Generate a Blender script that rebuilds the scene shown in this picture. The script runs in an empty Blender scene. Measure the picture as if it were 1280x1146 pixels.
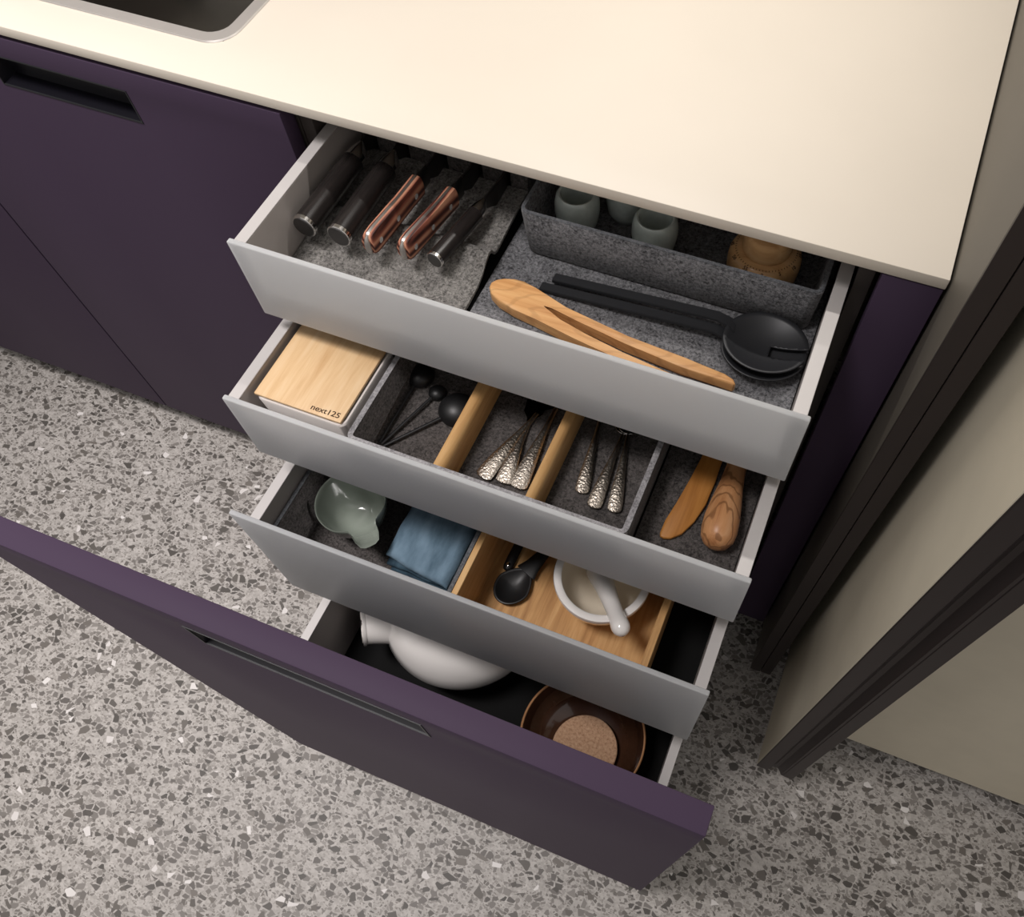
import bpy, bmesh, math, random
from mathutils import Vector, Matrix, noise
random.seed(7)
S = bpy.context.scene
COL = S.collection

# ------------------------------------------------------------------ camera
cam = bpy.data.cameras.new('camera')
cam_o = bpy.data.objects.new('camera', cam)
COL.objects.link(cam_o)
R = ((0.92956563, 0.36834194, -0.01522998),
     (0.31893283, -0.82422132, -0.46791139),
     (-0.18490427, 0.43009700, -0.88364415))          # world -> (right, down, forward)
M = Matrix(((R[0][0], -R[1][0], -R[2][0], 0.25398),
            (R[0][1], -R[1][1], -R[2][1], -0.554186),
            (R[0][2], -R[1][2], -R[2][2], 1.445873),
            (0, 0, 0, 1)))
cam_o.matrix_world = M
cam.sensor_fit = 'HORIZONTAL'
cam.sensor_width = 36.0
cam.lens = 1023.684 / 1280 * 36.0
cam.shift_x = (640 - 727.92) / 1280
cam.shift_y = (616.92 - 573) / 1280
cam.clip_start = 0.02
S.camera = cam_o

# ------------------------------------------------------------------ world, lights, exposure
W = bpy.data.worlds.new('world')
S.world = W
W.use_nodes = True
bg = W.node_tree.nodes['Background']
bg.inputs[0].default_value = (1.0, 0.96, 0.93, 1)
bg.inputs[1].default_value = 0.42


def area_light(name, loc, target, sx, sy, power, col):
    l = bpy.data.lights.new(name, 'AREA')
    l.shape = 'RECTANGLE'
    l.size = sx
    l.size_y = sy
    l.energy = power
    l.color = col
    o = bpy.data.objects.new(name, l)
    COL.objects.link(o)
    o.location = loc
    d = Vector(target) - Vector(loc)
    o.rotation_euler = d.to_track_quat('-Z', 'Y').to_euler()
    return o


def spot(name, loc, target, power, col, angle, blend, radius):
    l = bpy.data.lights.new(name, 'SPOT')
    l.energy = power
    l.color = col
    l.spot_size = math.radians(angle)
    l.spot_blend = blend
    l.shadow_soft_size = radius
    o = bpy.data.objects.new(name, l)
    COL.objects.link(o)
    o.location = loc
    o.rotation_euler = (Vector(target) - Vector(loc)).to_track_quat('-Z', 'Y').to_euler()
    return o


area_light('under_cabinet_light', (0.08, 0.31, 1.645), (0.08, 0.25, 0.9), 0.52, 0.02, 3.5, (1.0, 0.95, 0.90))
area_light('wall_strip_light', (0.08, 0.60, 1.42), (0.08, 0.3, 0.9), 0.52, 0.02, 0.9, (1.0, 0.95, 0.90))
spot('ceiling_spot', (-0.60, -0.80, 3.2), (-0.36, -0.42, 0.0), 150.0, (1.0, 0.95, 0.935), 60, 1.0, 0.30)
spot('floor_fill_spot', (-1.10, -0.62, 3.2), (-0.66, -0.22, 0.0), 195.0, (1.0, 0.95, 0.94), 38, 1.0, 0.25)  # added fill lamp, no fixture: brightens the floor before the sink cabinet
S.view_settings.view_transform = 'Standard'
S.view_settings.look = 'None'
S.view_settings.exposure = 0.0
S.view_settings.gamma = 1.0
S.view_settings.use_curve_mapping = False


# ------------------------------------------------------------------ materials
def srgb(r, g, b):
    f = lambda c: c / 12.92 if c <= 0.04045 else ((c + 0.055) / 1.055) ** 2.4
    return (f(r / 255), f(g / 255), f(b / 255), 1)


class NT:
    def __init__(s, name):
        s.m = bpy.data.materials.new(name)
        s.m.use_nodes = True
        s.t = s.m.node_tree
        s.b = s.t.nodes['Principled BSDF']
        s._c = None

    def n(s, kind, **kw):
        x = s.t.nodes.new(kind)
        for k, v in kw.items():
            if k.startswith('i_'):
                x.inputs[k[2:].replace('_', ' ')].default_value = v
            else:
                setattr(x, k, v)
        return x

    def l(s, a, b):
        s.t.links.new(a, b)

    def co(s, scale=(1, 1, 1), rot=(0, 0, 0)):
        if s._c is None:
            s._c = s.n('ShaderNodeTexCoord')
        mp = s.n('ShaderNodeMapping')
        mp.inputs['Scale'].default_value = scale
        mp.inputs['Rotation'].default_value = rot
        s.l(s._c.outputs['Object'], mp.inputs['Vector'])
        return mp.outputs[0]

    def noise(s, vec, scale, detail=3, rough=.55, dist=0.0):
        x = s.n('ShaderNodeTexNoise')
        x.inputs['Scale'].default_value = scale
        x.inputs['Detail'].default_value = detail
        x.inputs['Roughness'].default_value = rough
        x.inputs['Distortion'].default_value = dist
        s.l(vec, x.inputs['Vector'])
        return x.outputs[0]

    def ramp(s, fac, stops):
        x = s.n('ShaderNodeValToRGB')
        e = x.color_ramp.elements
        while len(e) < len(stops):
            e.new(0.5)
        for el, (p, c) in zip(e, stops):
            el.position = p
            el.color = c
        s.l(fac, x.inputs[0])
        return x.outputs[0]

    def math(s, op, a, b=None, c=None):
        x = s.n('ShaderNodeMath', operation=op)
        for i, v in enumerate((a, b, c)):
            if v is None:
                continue
            if isinstance(v, (int, float)):
                x.inputs[i].default_value = v
            else:
                s.l(v, x.inputs[i])
        return x.outputs[0]

    def mix(s, fac, a, b, mode='MIX'):
        x = s.n('ShaderNodeMix', data_type='RGBA', blend_type=mode)
        for sock, v in ((x.inputs[0], fac), (x.inputs[6], a), (x.inputs[7], b)):
            if isinstance(v, (int, float)):
                sock.default_value = v
            elif isinstance(v, tuple):
                sock.default_value = v
            else:
                s.l(v, sock)
        return x.outputs[2]

    def bump(s, h, strength=.3, dist=.001):
        x = s.n('ShaderNodeBump')
        x.inputs['Strength'].default_value = strength
        x.inputs['Distance'].default_value = dist
        s.l(h, x.inputs['Height'])
        s.l(x.outputs[0], s.b.inputs['Normal'])

    def set(s, col=None, rough=None, metal=None, spec=None, coat=None, trans=None, ior=None):
        I = s.b.inputs
        if col is not None:
            if isinstance(col, tuple):
                I['Base Color'].default_value = col
            else:
                s.l(col, I['Base Color'])
        for k, v in (('Roughness', rough), ('Metallic', metal), ('Specular IOR Level', spec),
                     ('Coat Weight', coat), ('Transmission Weight', trans), ('IOR', ior)):
            if v is None:
                continue
            if isinstance(v, (int, float)):
                I[k].default_value = v
            else:
                s.l(v, I[k])
        return s.m


def plain(name, col, rough=.5, metal=0., spec=.5, var=.06, vs=30, coat=None, bump=0.0, bs=300):
    t = NT(name)
    v = t.co()
    f = t.noise(v, vs, 4)
    d = tuple(max(0, c * (1 - var)) for c in col[:3]) + (1,)
    u = tuple(min(1, c * (1 + var)) for c in col[:3]) + (1,)
    c = t.ramp(f, [(.3, d), (.7, u)])
    if bump:
        t.bump(t.noise(v, bs, 2), bump, .0005)
    return t.set(c, rough, metal, spec, coat)


def felt(name, lo, hi, scale=330):
    t = NT(name)
    v = t.co()
    a = t.noise(v, scale, 4, .7, .6)
    b = t.noise(v, 40, 3)
    f = t.math('ADD', t.math('MULTIPLY', a, .8), t.math('MULTIPLY', b, .2))
    c = t.ramp(f, [(.36, lo), (.5, tuple((x + y) / 2 for x, y in zip(lo, hi))), (.64, hi)])
    t.bump(t.noise(v, scale * 1.3, 3, .7), .6, .0012)
    m = t.set(c, .95, 0, .1)
    t.b.inputs['Sheen Weight'].default_value = .15
    return m


def wood(name, dark, mid, light, axis='y', scale=1.0, rough=.45, rings=0.0, ringk=.75):
    t = NT(name)
    st = {'x': (3, 42, 42), 'y': (42, 3, 42), 'z': (42, 42, 3)}[axis]
    v = t.co(tuple(q * scale for q in st))
    g = t.noise(v, 4.0, 6, .62, .5)
    v2 = t.co({'x': (2.2, 14, 14), 'y': (14, 2.2, 14), 'z': (14, 14, 2.2)}[axis])
    h = t.noise(v2, 2.2 * scale, 3, .5, 1.2)
    f = t.math('ADD', t.math('MULTIPLY', g, .55), t.math('MULTIPLY', h, .45))
    c = t.ramp(f, [(.32, dark), (.5, mid), (.68, light)])
    if rings:
        w = t.n('ShaderNodeTexWave', wave_type='RINGS', rings_direction='SPHERICAL')
        w.inputs['Scale'].default_value = rings
        w.inputs['Distortion'].default_value = 9
        w.inputs['Detail'].default_value = 2
        w.inputs['Detail Scale'].default_value = 1.2
        t.l(t.co({'x': (.35, 1, 1), 'y': (1, .35, 1), 'z': (1, 1, .35)}[axis]), w.inputs['Vector'])
        line = t.ramp(w.outputs[1], [(.80, (0, 0, 0, 1)), (.97, (1, 1, 1, 1))])
        c = t.mix(t.math('MULTIPLY', line, ringk), c, tuple(q * .45 for q in dark[:3]) + (1,))
    t.bump(g, .12, .0005)
    return t.set(c, rough, 0, .35)


def terrazzo():
    t = NT('terrazzo')
    base = t.co()
    nz = t.n('ShaderNodeTexNoise')
    nz.inputs['Scale'].default_value = 22
    nz.inputs['Detail'].default_value = 2
    t.l(base, nz.inputs['Vector'])
    off = t.n('ShaderNodeVectorMath', operation='SCALE')
    t.l(nz.outputs['Color'], off.inputs[0])
    off.inputs['Scale'].default_value = .012
    add = t.n('ShaderNodeVectorMath', operation='ADD')
    t.l(base, add.inputs[0])
    t.l(off.outputs[0], add.inputs[1])
    vec = add.outputs[0]
    g = t.noise(base, 60, 5, .7)
    col = t.ramp(g, [(.3, srgb(158, 153, 148)), (.7, srgb(200, 195, 190))])

    def layer(col, scale, pick_lo, pick_hi, edge, stops, rot, amount=1.0):
        mp = t.n('ShaderNodeMapping')
        mp.inputs['Rotation'].default_value = (0, 0, rot)
        mp.inputs['Scale'].default_value = (1, 1.35, 1)
        t.l(vec, mp.inputs['Vector'])
        e = t.n('ShaderNodeTexVoronoi', voronoi_dimensions='2D', feature='DISTANCE_TO_EDGE')
        e.inputs['Scale'].default_value = scale
        f = t.n('ShaderNodeTexVoronoi', voronoi_dimensions='2D', feature='F1')
        f.inputs['Scale'].default_value = scale
        t.l(mp.outputs[0], e.inputs['Vector'])
        t.l(mp.outputs[0], f.inputs['Vector'])
        sep = t.n('ShaderNodeSeparateColor')
        t.l(f.outputs['Color'], sep.inputs[0])
        a = t.math('GREATER_THAN', sep.outputs[0], pick_lo)
        b = t.math('LESS_THAN', sep.outputs[0], pick_hi)
        thr = t.math('ADD', edge, t.math('MULTIPLY', sep.outputs[1], .16))
        mask = t.math('MULTIPLY_ADD', t.math('SUBTRACT', e.outputs[0], thr), 22, 0.5)
        cl = t.n('ShaderNodeClamp')
        t.l(mask, cl.inputs[0])
        mk = t.math('MULTIPLY', t.math('MULTIPLY', a, b), cl.outputs[0])
        mk = t.math('MULTIPLY', mk, amount)
        cc = t.ramp(sep.outputs[2], stops)
        return t.mix(mk, col, cc)
    dk = [(0.0, srgb(80, 76, 72)), (.45, srgb(106, 101, 97)), (1.0, srgb(140, 135, 130))]
    md = [(0.0, srgb(104, 99, 94)), (.5, srgb(140, 135, 130)), (1.0, srgb(178, 173, 168))]
    lt = [(0.0, srgb(130, 124, 118)), (.5, srgb(170, 165, 160)), (1.0, srgb(192, 187, 182))]
    col = layer(col, 265, 0, .70, .02, lt, .9)
    col = layer(col, 150, 0, .50, .05, md, .35)
    col = layer(col, 84, 0, .38, .06, dk, 0.0)
    col = layer(col, 57, 0, .14, .10, [(0, srgb(78, 74, 70)), (1, srgb(118, 112, 106))], 1.3)
    col = layer(col, 62, 0, .02, .12, [(0, srgb(214, 209, 206)), (1, srgb(228, 224, 221))], 2.1)
    return t.set(col, .5, 0, .35)


def frosted():
    t = NT('frosted_glass')
    v = t.co()
    t.bump(t.noise(v, 900, 2), .05, .0003)
    m = t.set((.88, .90, .92, 1), .40, 0, .45, None, .42, 1.25)
    tr = t.n('ShaderNodeBsdfTranslucent')
    tr.inputs['Color'].default_value = (.80, .79, .78, 1)
    mx = t.n('ShaderNodeMixShader')
    mx.inputs[0].default_value = .38
    out = t.t.nodes['Material Output']
    t.l(t.b.outputs[0], mx.inputs[1])
    t.l(tr.outputs[0], mx.inputs[2])
    t.l(mx.outputs[0], out.inputs['Surface'])
    return m


def hammered():
    t = NT('hammered_steel')
    v = t.co()
    w = t.n('ShaderNodeTexVoronoi', feature='SMOOTH_F1')
    w.inputs['Scale'].default_value = 430
    t.l(v, w.inputs['Vector'])
    t.bump(w.outputs[0], .45, .0010)
    return t.set((.62, .55, .47, 1), .30, 1)


def cork_mat():
    t = NT('cork')
    v = t.co()
    a = t.noise(v, 260, 4, .7)
    c = t.ramp(a, [(.3, srgb(152, 114, 88)), (.5, srgb(190, 152, 122)), (.7, srgb(204, 170, 140))])
    t.bump(a, .3, .0006)
    return t.set(c, .9, 0, .15)


def pakka():
    t = NT('striped_rosewood')
    v0 = t.co((1, 1, 1), (0, 0, .11))
    mp2 = t.n('ShaderNodeMapping')
    mp2.inputs['Scale'].default_value = (1, .012, .55)
    t.l(v0, mp2.inputs['Vector'])
    v = mp2.outputs[0]
    w = t.n('ShaderNodeTexWave', wave_type='BANDS', bands_direction='DIAGONAL')
    w.inputs['Scale'].default_value = 105
    w.inputs['Distortion'].default_value = .8
    w.inputs['Detail'].default_value = 3
    t.l(v, w.inputs['Vector'])
    n2 = t.noise(t.co((300, 12, 120)), 1.0, 3)
    f = t.math('ADD', t.math('MULTIPLY', w.outputs[1], .6), t.math('MULTIPLY', n2, .45))
    c = t.ramp(f, [(.22, srgb(52, 28, 24)), (.42, srgb(112, 62, 50)), (.62, srgb(158, 98, 78)), (.82, srgb(192, 140, 112))])
    return t.set(c, .5, 0, .3)


def ribbed(name, col, rough=.6):
    t = NT(name)
    v = t.co()
    w = t.n('ShaderNodeTexWave', wave_type='BANDS', bands_direction='DIAGONAL')
    w.inputs['Scale'].default_value = 380
    t.l(v, w.inputs['Vector'])
    nn = t.noise(v, 14, 3)
    c = t.ramp(nn, [(.3, tuple(q * .94 for q in col[:3]) + (1,)), (.7, col)])
    t.bump(w.outputs[1], .15, .0004)
    return t.set(c, rough, 0, .25)


def cloth_mat(name, lo, hi):
    t = NT(name)
    v = t.co()
    w1 = t.n('ShaderNodeTexWave', bands_direction='X')
    w1.inputs['Scale'].default_value = 330
    w2 = t.n('ShaderNodeTexWave', bands_direction='Y')
    w2.inputs['Scale'].default_value = 330
    t.l(v, w1.inputs['Vector'])
    t.l(v, w2.inputs['Vector'])
    h = t.math('ADD', w1.outputs[1], w2.outputs[1])
    f = t.noise(t.co((1, .35, 1)), 55, 4)
    c = t.ramp(f, [(.32, lo), (.68, hi)])
    t.bump(h, .35, .0006)
    return t.set(c, .92, 0, .1)


MT = dict(
    worktop=plain('cream_worktop', srgb(222, 213, 199), .42, 0, .4, .015, 6),
    purple=plain('aubergine_lacquer', srgb(71, 58, 77), .55, 0, .12, .02, 3),
    purple_in=plain('aubergine_recess', srgb(14, 13, 20), .3, 0, .3, .03, 8),
    carcass=plain('anthracite_board', srgb(66, 60, 57), .6, 0, .3, .04, 12),
    black=plain('black_board', srgb(17, 17, 17), .8, 0, .15, .05, 12),
    steel=plain('brushed_steel', (.62, .59, .56, 1), .34, 1, .5, .05, 40),
    rimsteel=plain('satin_rim_steel', (.55, .52, .49, 1), .5, .6, .5, .03, 40),
    darksteel=plain('basin_steel', (.36, .34, .31, 1), .22, 1, .5, .08, 9),
    chrome=plain('polished_steel', (.80, .78, .76, 1), .12, 1, .5, .02, 60),
    rail=plain('pale_grey_aluminium', srgb(192, 188, 186), .45, .15, .5, .02, 20),
    wallgrey=plain('grey_drawer_metal', srgb(170, 163, 159), .5, 0.0, .5, .03, 20),
    glass=frosted(),
    felt_d=felt('charcoal_felt', srgb(40, 38, 37), srgb(104, 99, 97)),
    felt_m=felt('grey_felt', srgb(46, 46, 48), srgb(136, 136, 139)),
    felt_l=felt('knife_felt', srgb(58, 56, 54), srgb(146, 143, 139)),
    felt_r=felt('pale_felt', srgb(110, 108, 110), srgb(170, 168, 170)),
    felt_e=felt('felt_cut_edge', srgb(74, 76, 80), srgb(120, 122, 126)),
    oak=wood('oak', srgb(158, 112, 66), srgb(196, 150, 96), srgb(216, 174, 120), 'y'),
    oak_z=wood('oak_side', srgb(168, 122, 74), srgb(204, 160, 106), srgb(222, 184, 130), 'y', .8),
    beech=wood('beech_lid', srgb(206, 166, 120), srgb(222, 188, 144), srgb(232, 204, 166), 'y', .8, .4),
    olive=wood('olive_wood', srgb(176, 118, 66), srgb(208, 158, 104), srgb(224, 182, 130), 'x', .7, .42, 30, .22),
    olive_y=wood('olive_wood_turned', srgb(150, 94, 56), srgb(196, 142, 96), srgb(212, 166, 124), 'y', .6, .35, 45, .6),
    cherry=wood('cherry_wood', srgb(146, 92, 38), srgb(176, 118, 56), srgb(190, 134, 70), 'y', .7, .4),
    timer=wood('lacquered_timer_wood', srgb(186, 138, 90), srgb(214, 170, 120), srgb(228, 190, 146), 'x', .6, .25),
    pakka=pakka(),
    dkwood=wood('black_stained_wood', srgb(24, 22, 21), srgb(36, 32, 31), srgb(50, 45, 43), 'y', .9, .25),
    matblack=plain('matt_black_plastic', srgb(24, 24, 25), .42, 0, .45, .05, 40),
    blackmetal=plain('black_coated_steel', srgb(42, 43, 46), .42, .2, .5, .04, 50),
    blade=plain('blade_steel', srgb(105, 104, 104), .35, 1, .5, .04, 60),
    hammered=hammered(),
    celadon=plain('celadon_glaze', srgb(196, 206, 201), .15, 0, .5, .10, 90, .6),
    sage=plain('sage_glaze', srgb(142, 150, 140), .15, 0, .5, .03, 25, .8),
    white=plain('white_porcelain', srgb(238, 234, 230), .1, 0, .5, .01, 10, .9),
    ivory=plain('ivory_porcelain_inside', srgb(226, 214, 194), .35, 0, .5, .03, 30),
    boxwhite=plain('white_satin_ceramic', srgb(206, 200, 196), .4, 0, .4, .02, 30),
    brown=plain('brown_glaze', srgb(62, 39, 27), .16, 0, .5, .15, 40, .7),
    tan=plain('bare_clay_rim', srgb(176, 128, 88), .6, 0, .3, .06, 90),
    cork=cork_mat(),
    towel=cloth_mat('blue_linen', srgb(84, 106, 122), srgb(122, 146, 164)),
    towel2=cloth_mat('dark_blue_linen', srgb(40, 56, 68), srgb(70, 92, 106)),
    greygreen=plain('grey_green_laminate', srgb(104, 99, 90), .5, 0, .35, .02, 6),
    taupe=ribbed('ribbed_taupe_laminate', srgb(222, 213, 192)),
    darkedge=plain('dark_bronze_profile', srgb(62, 55, 54), .45, .4, .4, .03, 15),
    ink=plain('burnt_ink', srgb(62, 44, 30), .8, 0, .2, .05, 50),
    terrazzo=terrazzo(),
    wall=plain('wall_paint', srgb(190, 184, 174), .9, 0, .2, .02, 8),
)


# ------------------------------------------------------------------ object helpers
def finish(name, bm, mat, smooth, shift):
    bmesh.ops.recalc_face_normals(bm, faces=bm.faces)
    if shift.length:
        bmesh.ops.translate(bm, verts=bm.verts, vec=-shift)
    me = bpy.data.meshes.new(name)
    bm.to_mesh(me)
    bm.free()
    me.materials.append(MT[mat])
    if smooth is not None:
        for p in me.polygons:
            p.use_smooth = True
        me.set_sharp_from_angle(angle=math.radians(smooth))
    o = bpy.data.objects.new(name, me)
    COL.objects.link(o)
    return o


def thing(name, label, cat, loc, group=None):
    o = bpy.data.objects.new(name, None)
    o.empty_display_size = .02
    COL.objects.link(o)
    o.location = loc
    o['label'] = label
    o['category'] = cat
    o['origin'] = list(loc)
    if group:
        o['group'] = group
    return o


def part(parent, name, bm, mat, smooth=35, label=None, kind=None):
    org = Vector(parent['origin'])
    o = finish(name, bm, mat, smooth, org)
    o.parent = parent
    o['origin'] = list(org)
    if label:
        o['label'] = label
    if kind:
        o['kind'] = kind
    return o


def single(name, label, cat, bm, mat, smooth=35, group=None, kind=None):
    xs = [v.co for v in bm.verts]
    lo = Vector((min(v.x for v in xs), min(v.y for v in xs), min(v.z for v in xs)))
    hi = Vector((max(v.x for v in xs), max(v.y for v in xs), max(v.z for v in xs)))
    org = Vector(((lo.x + hi.x) / 2, (lo.y + hi.y) / 2, lo.z))
    o = finish(name, bm, mat, smooth, org)
    o.location = org
    o['origin'] = list(org)
    if kind == 'structure':
        o['kind'] = kind
        o['label'] = label
        return o
    o['label'] = label
    o['category'] = cat
    if group:
        o['group'] = group
    if kind:
        o['kind'] = kind
    return o


def NB():
    return bmesh.new()


def box(bm, x0, x1, y0, y1, z0, z1, bev=0.0, seg=2):
    m = Matrix.Translation(((x0 + x1) / 2, (y0 + y1) / 2, (z0 + z1) / 2)) @ Matrix.Diagonal((abs(x1 - x0), abs(y1 - y0), abs(z1 - z0), 1))
    r = bmesh.ops.create_cube(bm, size=1, matrix=m)
    if bev:
        es = list({e for v in r['verts'] for e in v.link_edges})
        bmesh.ops.bevel(bm, geom=es, offset=bev, segments=seg, affect='EDGES', profile=.5)
    return bm


def xbox(*a, **k):
    return box(NB(), *a, **k)


def prism(bm, pts, z0, z1, bev=0.0, seg=2, fz=None):
    """outline in xy, extruded; fz(x, y) optionally lifts the vertices"""
    b = [bm.verts.new((x, y, z0)) for x, y in pts]
    t = [bm.verts.new((x, y, z1)) for x, y in pts]
    n = len(pts)
    fb = bm.faces.new(b[::-1])
    ft = bm.faces.new(t)
    for i in range(n):
        bm.faces.new((b[i], b[(i + 1) % n], t[(i + 1) % n], t[i]))
    if bev:
        es = list(ft.edges) + list(fb.edges)
        bmesh.ops.bevel(bm, geom=es, offset=bev, segments=seg, affect='EDGES', profile=.5)
    return bm


def lathe(bm, prof, cx, cy, n=56, sx=1.0, sy=1.0):
    rings = []
    for r, z in prof:
        if r < 1e-6:
            rings.append([bm.verts.new((cx, cy, z))])
        else:
            rings.append([bm.verts.new((cx + sx * r * math.cos(2 * math.pi * i / n), cy + sy * r * math.sin(2 * math.pi * i / n), z)) for i in range(n)])
    skin(bm, rings)
    return bm


def skin(bm, rings):
    for a, b in zip(rings, rings[1:]):
        if len(a) == 1 and len(b) == 1:
            continue
        n = max(len(a), len(b))
        for i in range(n):
            j = (i + 1) % n
            if len(a) == 1:
                bm.faces.new((a[0], b[i], b[j]))
            elif len(b) == 1:
                bm.faces.new((a[i], a[j], b[0]))
            else:
                bm.faces.new((a[i], a[j], b[j], b[i]))


def tube(bm, pts, rad, n=14, up=(0, 0, 1), cap=True):
    """sweep an ellipse; rad = list of r or (side, vertical)"""
    P = [Vector(p) for p in pts]
    rings = []
    for i, p in enumerate(P):
        d = (P[min(i + 1, len(P) - 1)] - P[max(i - 1, 0)]).normalized()
        s = d.cross(Vector(up))
        if s.length < 1e-5:
            s = d.cross(Vector((1, 0, 0)))
        s.normalize()
        u = s.cross(d).normalized()
        r = rad[i] if isinstance(rad, (list, tuple)) else rad
        a, b = (r, r) if isinstance(r, (int, float)) else r
        rings.append([bm.verts.new(p + s * a * math.cos(2 * math.pi * k / n) + u * b * math.sin(2 * math.pi * k / n)) for k in range(n)])
    skin(bm, rings)
    if cap:
        bm.faces.new(rings[0])
        bm.faces.new(rings[-1][::-1])
    return bm


def rrect(x0, x1, y0, y1, r, n=6):
    out = []
    for cx, cy, a0 in ((x1 - r, y1 - r, 0), (x0 + r, y1 - r, 90), (x0 + r, y0 + r, 180), (x1 - r, y0 + r, 270)):
        for i in range(n + 1):
            a = math.radians(a0 + 90 * i / n)
            out.append((cx + r * math.cos(a), cy + r * math.sin(a)))
    return out


def loft(bm, loops, cap0=False, cap1=False):
    rings = [[bm.verts.new((x, y, z)) for x, y in pts] for pts, z in loops]
    skin(bm, rings)
    if cap0:
        bm.faces.new(rings[0])
    if cap1:
        bm.faces.new(rings[-1])
    return bm


def tray_bm(x0, x1, y0, y1, z0, z1, t, r=.008, taper=0.0, rin=None):
    """open rounded box with wall thickness t"""
    bm = NB()
    k = taper
    ri = max(r - t, .002) if rin is None else rin
    b = .0012
    loft(bm, [(rrect(x0 + k + .003, x1 - k - .003, y0 + k + .003, y1 - k - .003, r), z0),
              (rrect(x0 + k, x1 - k, y0 + k, y1 - k, r), z0 + .003),
              (rrect(x0, x1, y0, y1, r), z1 - b),
              (rrect(x0 + b, x1 - b, y0 + b, y1 - b, r), z1),
              (rrect(x0 + t - b, x1 - t + b, y0 + t - b, y1 - t + b, ri), z1),
              (rrect(x0 + t, x1 - t, y0 + t, y1 - t, ri), z1 - b),
              (rrect(x0 + t + k, x1 - t - k, y0 + t + k, y1 - t - k, ri), z0 + t + .004),
              (rrect(x0 + t + k + .004, x1 - t - k - .004, y0 + t + k + .004, y1 - t - k - .004, ri), z0 + t)],
         cap0=True, cap1=True)
    return bm


def felt_tray(name, label, cat, x0, x1, y0, y1, z0, z1, t, r, taper, rin, body, edge):
    """felt container whose cut rim is paler than its faces"""
    o = thing(name, label, cat, ((x0 + x1) / 2, (y0 + y1) / 2, z0))
    part(o, 'body', tray_bm(x0, x1, y0, y1, z0, z1, t, r, taper, rin), body, 50)
    bm = NB()
    ri = rin if rin else max(r - t, .002)
    e = .0006
    loft(bm, [(rrect(x0 + e, x1 - e, y0 + e, y1 - e, r), z1 + .0001), (rrect(x0 + e, x1 - e, y0 + e, y1 - e, r), z1 + .0007),
              (rrect(x0 + t - e, x1 - t + e, y0 + t - e, y1 - t + e, ri), z1 + .0007), (rrect(x0 + t - e, x1 - t + e, y0 + t - e, y1 - t + e, ri), z1 + .0001)])
    part(o, 'cut_edge', bm, edge, 30, 'paler cut rim of the felt')
    return o


def frame_panel(bm, x0, x1, z0, z1, hx0, hx1, hz0, hz1, y0, y1, bev=.0008):
    """upright slab with a rectangular opening"""
    xs = (x0, hx0, hx1, x1)
    zs = (z0, hz0, hz1, z1)
    V = {}
    for s, y in ((0, y0), (1, y1)):
        for i, x in enumerate(xs):
            for j, z in enumerate(zs):
                V[s, i, j] = bm.verts.new((x, y, z))
    for s in (0, 1):
        for i in range(3):
            for j in range(3):
                if (i, j) == (1, 1):
                    continue
                bm.faces.new((V[s, i, j], V[s, i + 1, j], V[s, i + 1, j + 1], V[s, i, j + 1]))
    for i in range(3):
        bm.faces.new((V[0, i, 0], V[0, i + 1, 0], V[1, i + 1, 0], V[1, i, 0]))
        bm.faces.new((V[0, i, 3], V[0, i + 1, 3], V[1, i + 1, 3], V[1, i, 3]))
        bm.faces.new((V[0, 0, i], V[0, 0, i + 1], V[1, 0, i + 1], V[1, 0, i]))
        bm.faces.new((V[0, 3, i], V[0, 3, i + 1], V[1, 3, i + 1], V[1, 3, i]))
    bm.faces.new((V[0, 1, 1], V[0, 2, 1], V[1, 2, 1], V[1, 1, 1]))
    bm.faces.new((V[0, 1, 2], V[0, 2, 2], V[1, 2, 2], V[1, 1, 2]))
    bm.faces.new((V[0, 1, 1], V[0, 1, 2], V[1, 1, 2], V[1, 1, 1]))
    bm.faces.new((V[0, 2, 1], V[0, 2, 2], V[1, 2, 2], V[1, 2, 1]))
    bmesh.ops.recalc_face_normals(bm, faces=bm.faces)
    if bev:
        es = [e for e in bm.edges if len(e.link_faces) == 2 and e.calc_face_angle() > 1]
        bmesh.ops.bevel(bm, geom=es, offset=bev, segments=2, affect='EDGES', profile=.5)
    return bm


def text_bm(body, size, thick=.0002, bold=0.0, sx=1.0):
    c = bpy.data.curves.new('lettering', 'FONT')
    c.body = body
    c.size = size
    c.extrude = thick
    c.offset = bold
    c.align_x = 'LEFT'
    o = bpy.data.objects.new('lettering_curve', c)
    COL.objects.link(o)
    dg = bpy.context.evaluated_depsgraph_get()
    me = bpy.data.meshes.new_from_object(o.evaluated_get(dg))
    bm = NB()
    bm.from_mesh(me)
    bpy.data.objects.remove(o)
    bpy.data.curves.remove(c)
    bpy.data.meshes.remove(me)
    bmesh.ops.scale(bm, verts=bm.verts, vec=(sx, 1, 1))
    return bm


# ================================================================== SETTING
fl = single('floor', 'polished grey terrazzo floor', None, xbox(-4, 3, -3.2, .8, -.05, 0), 'terrazzo', None, kind='structure')
wb = single('wall_back', 'plain wall behind the worktop', None, xbox(-4, 3, .66, .76, 0, 2.6), 'wall', None, kind='structure')

ZC, TC = .920, .012
XR = .3566

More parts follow.
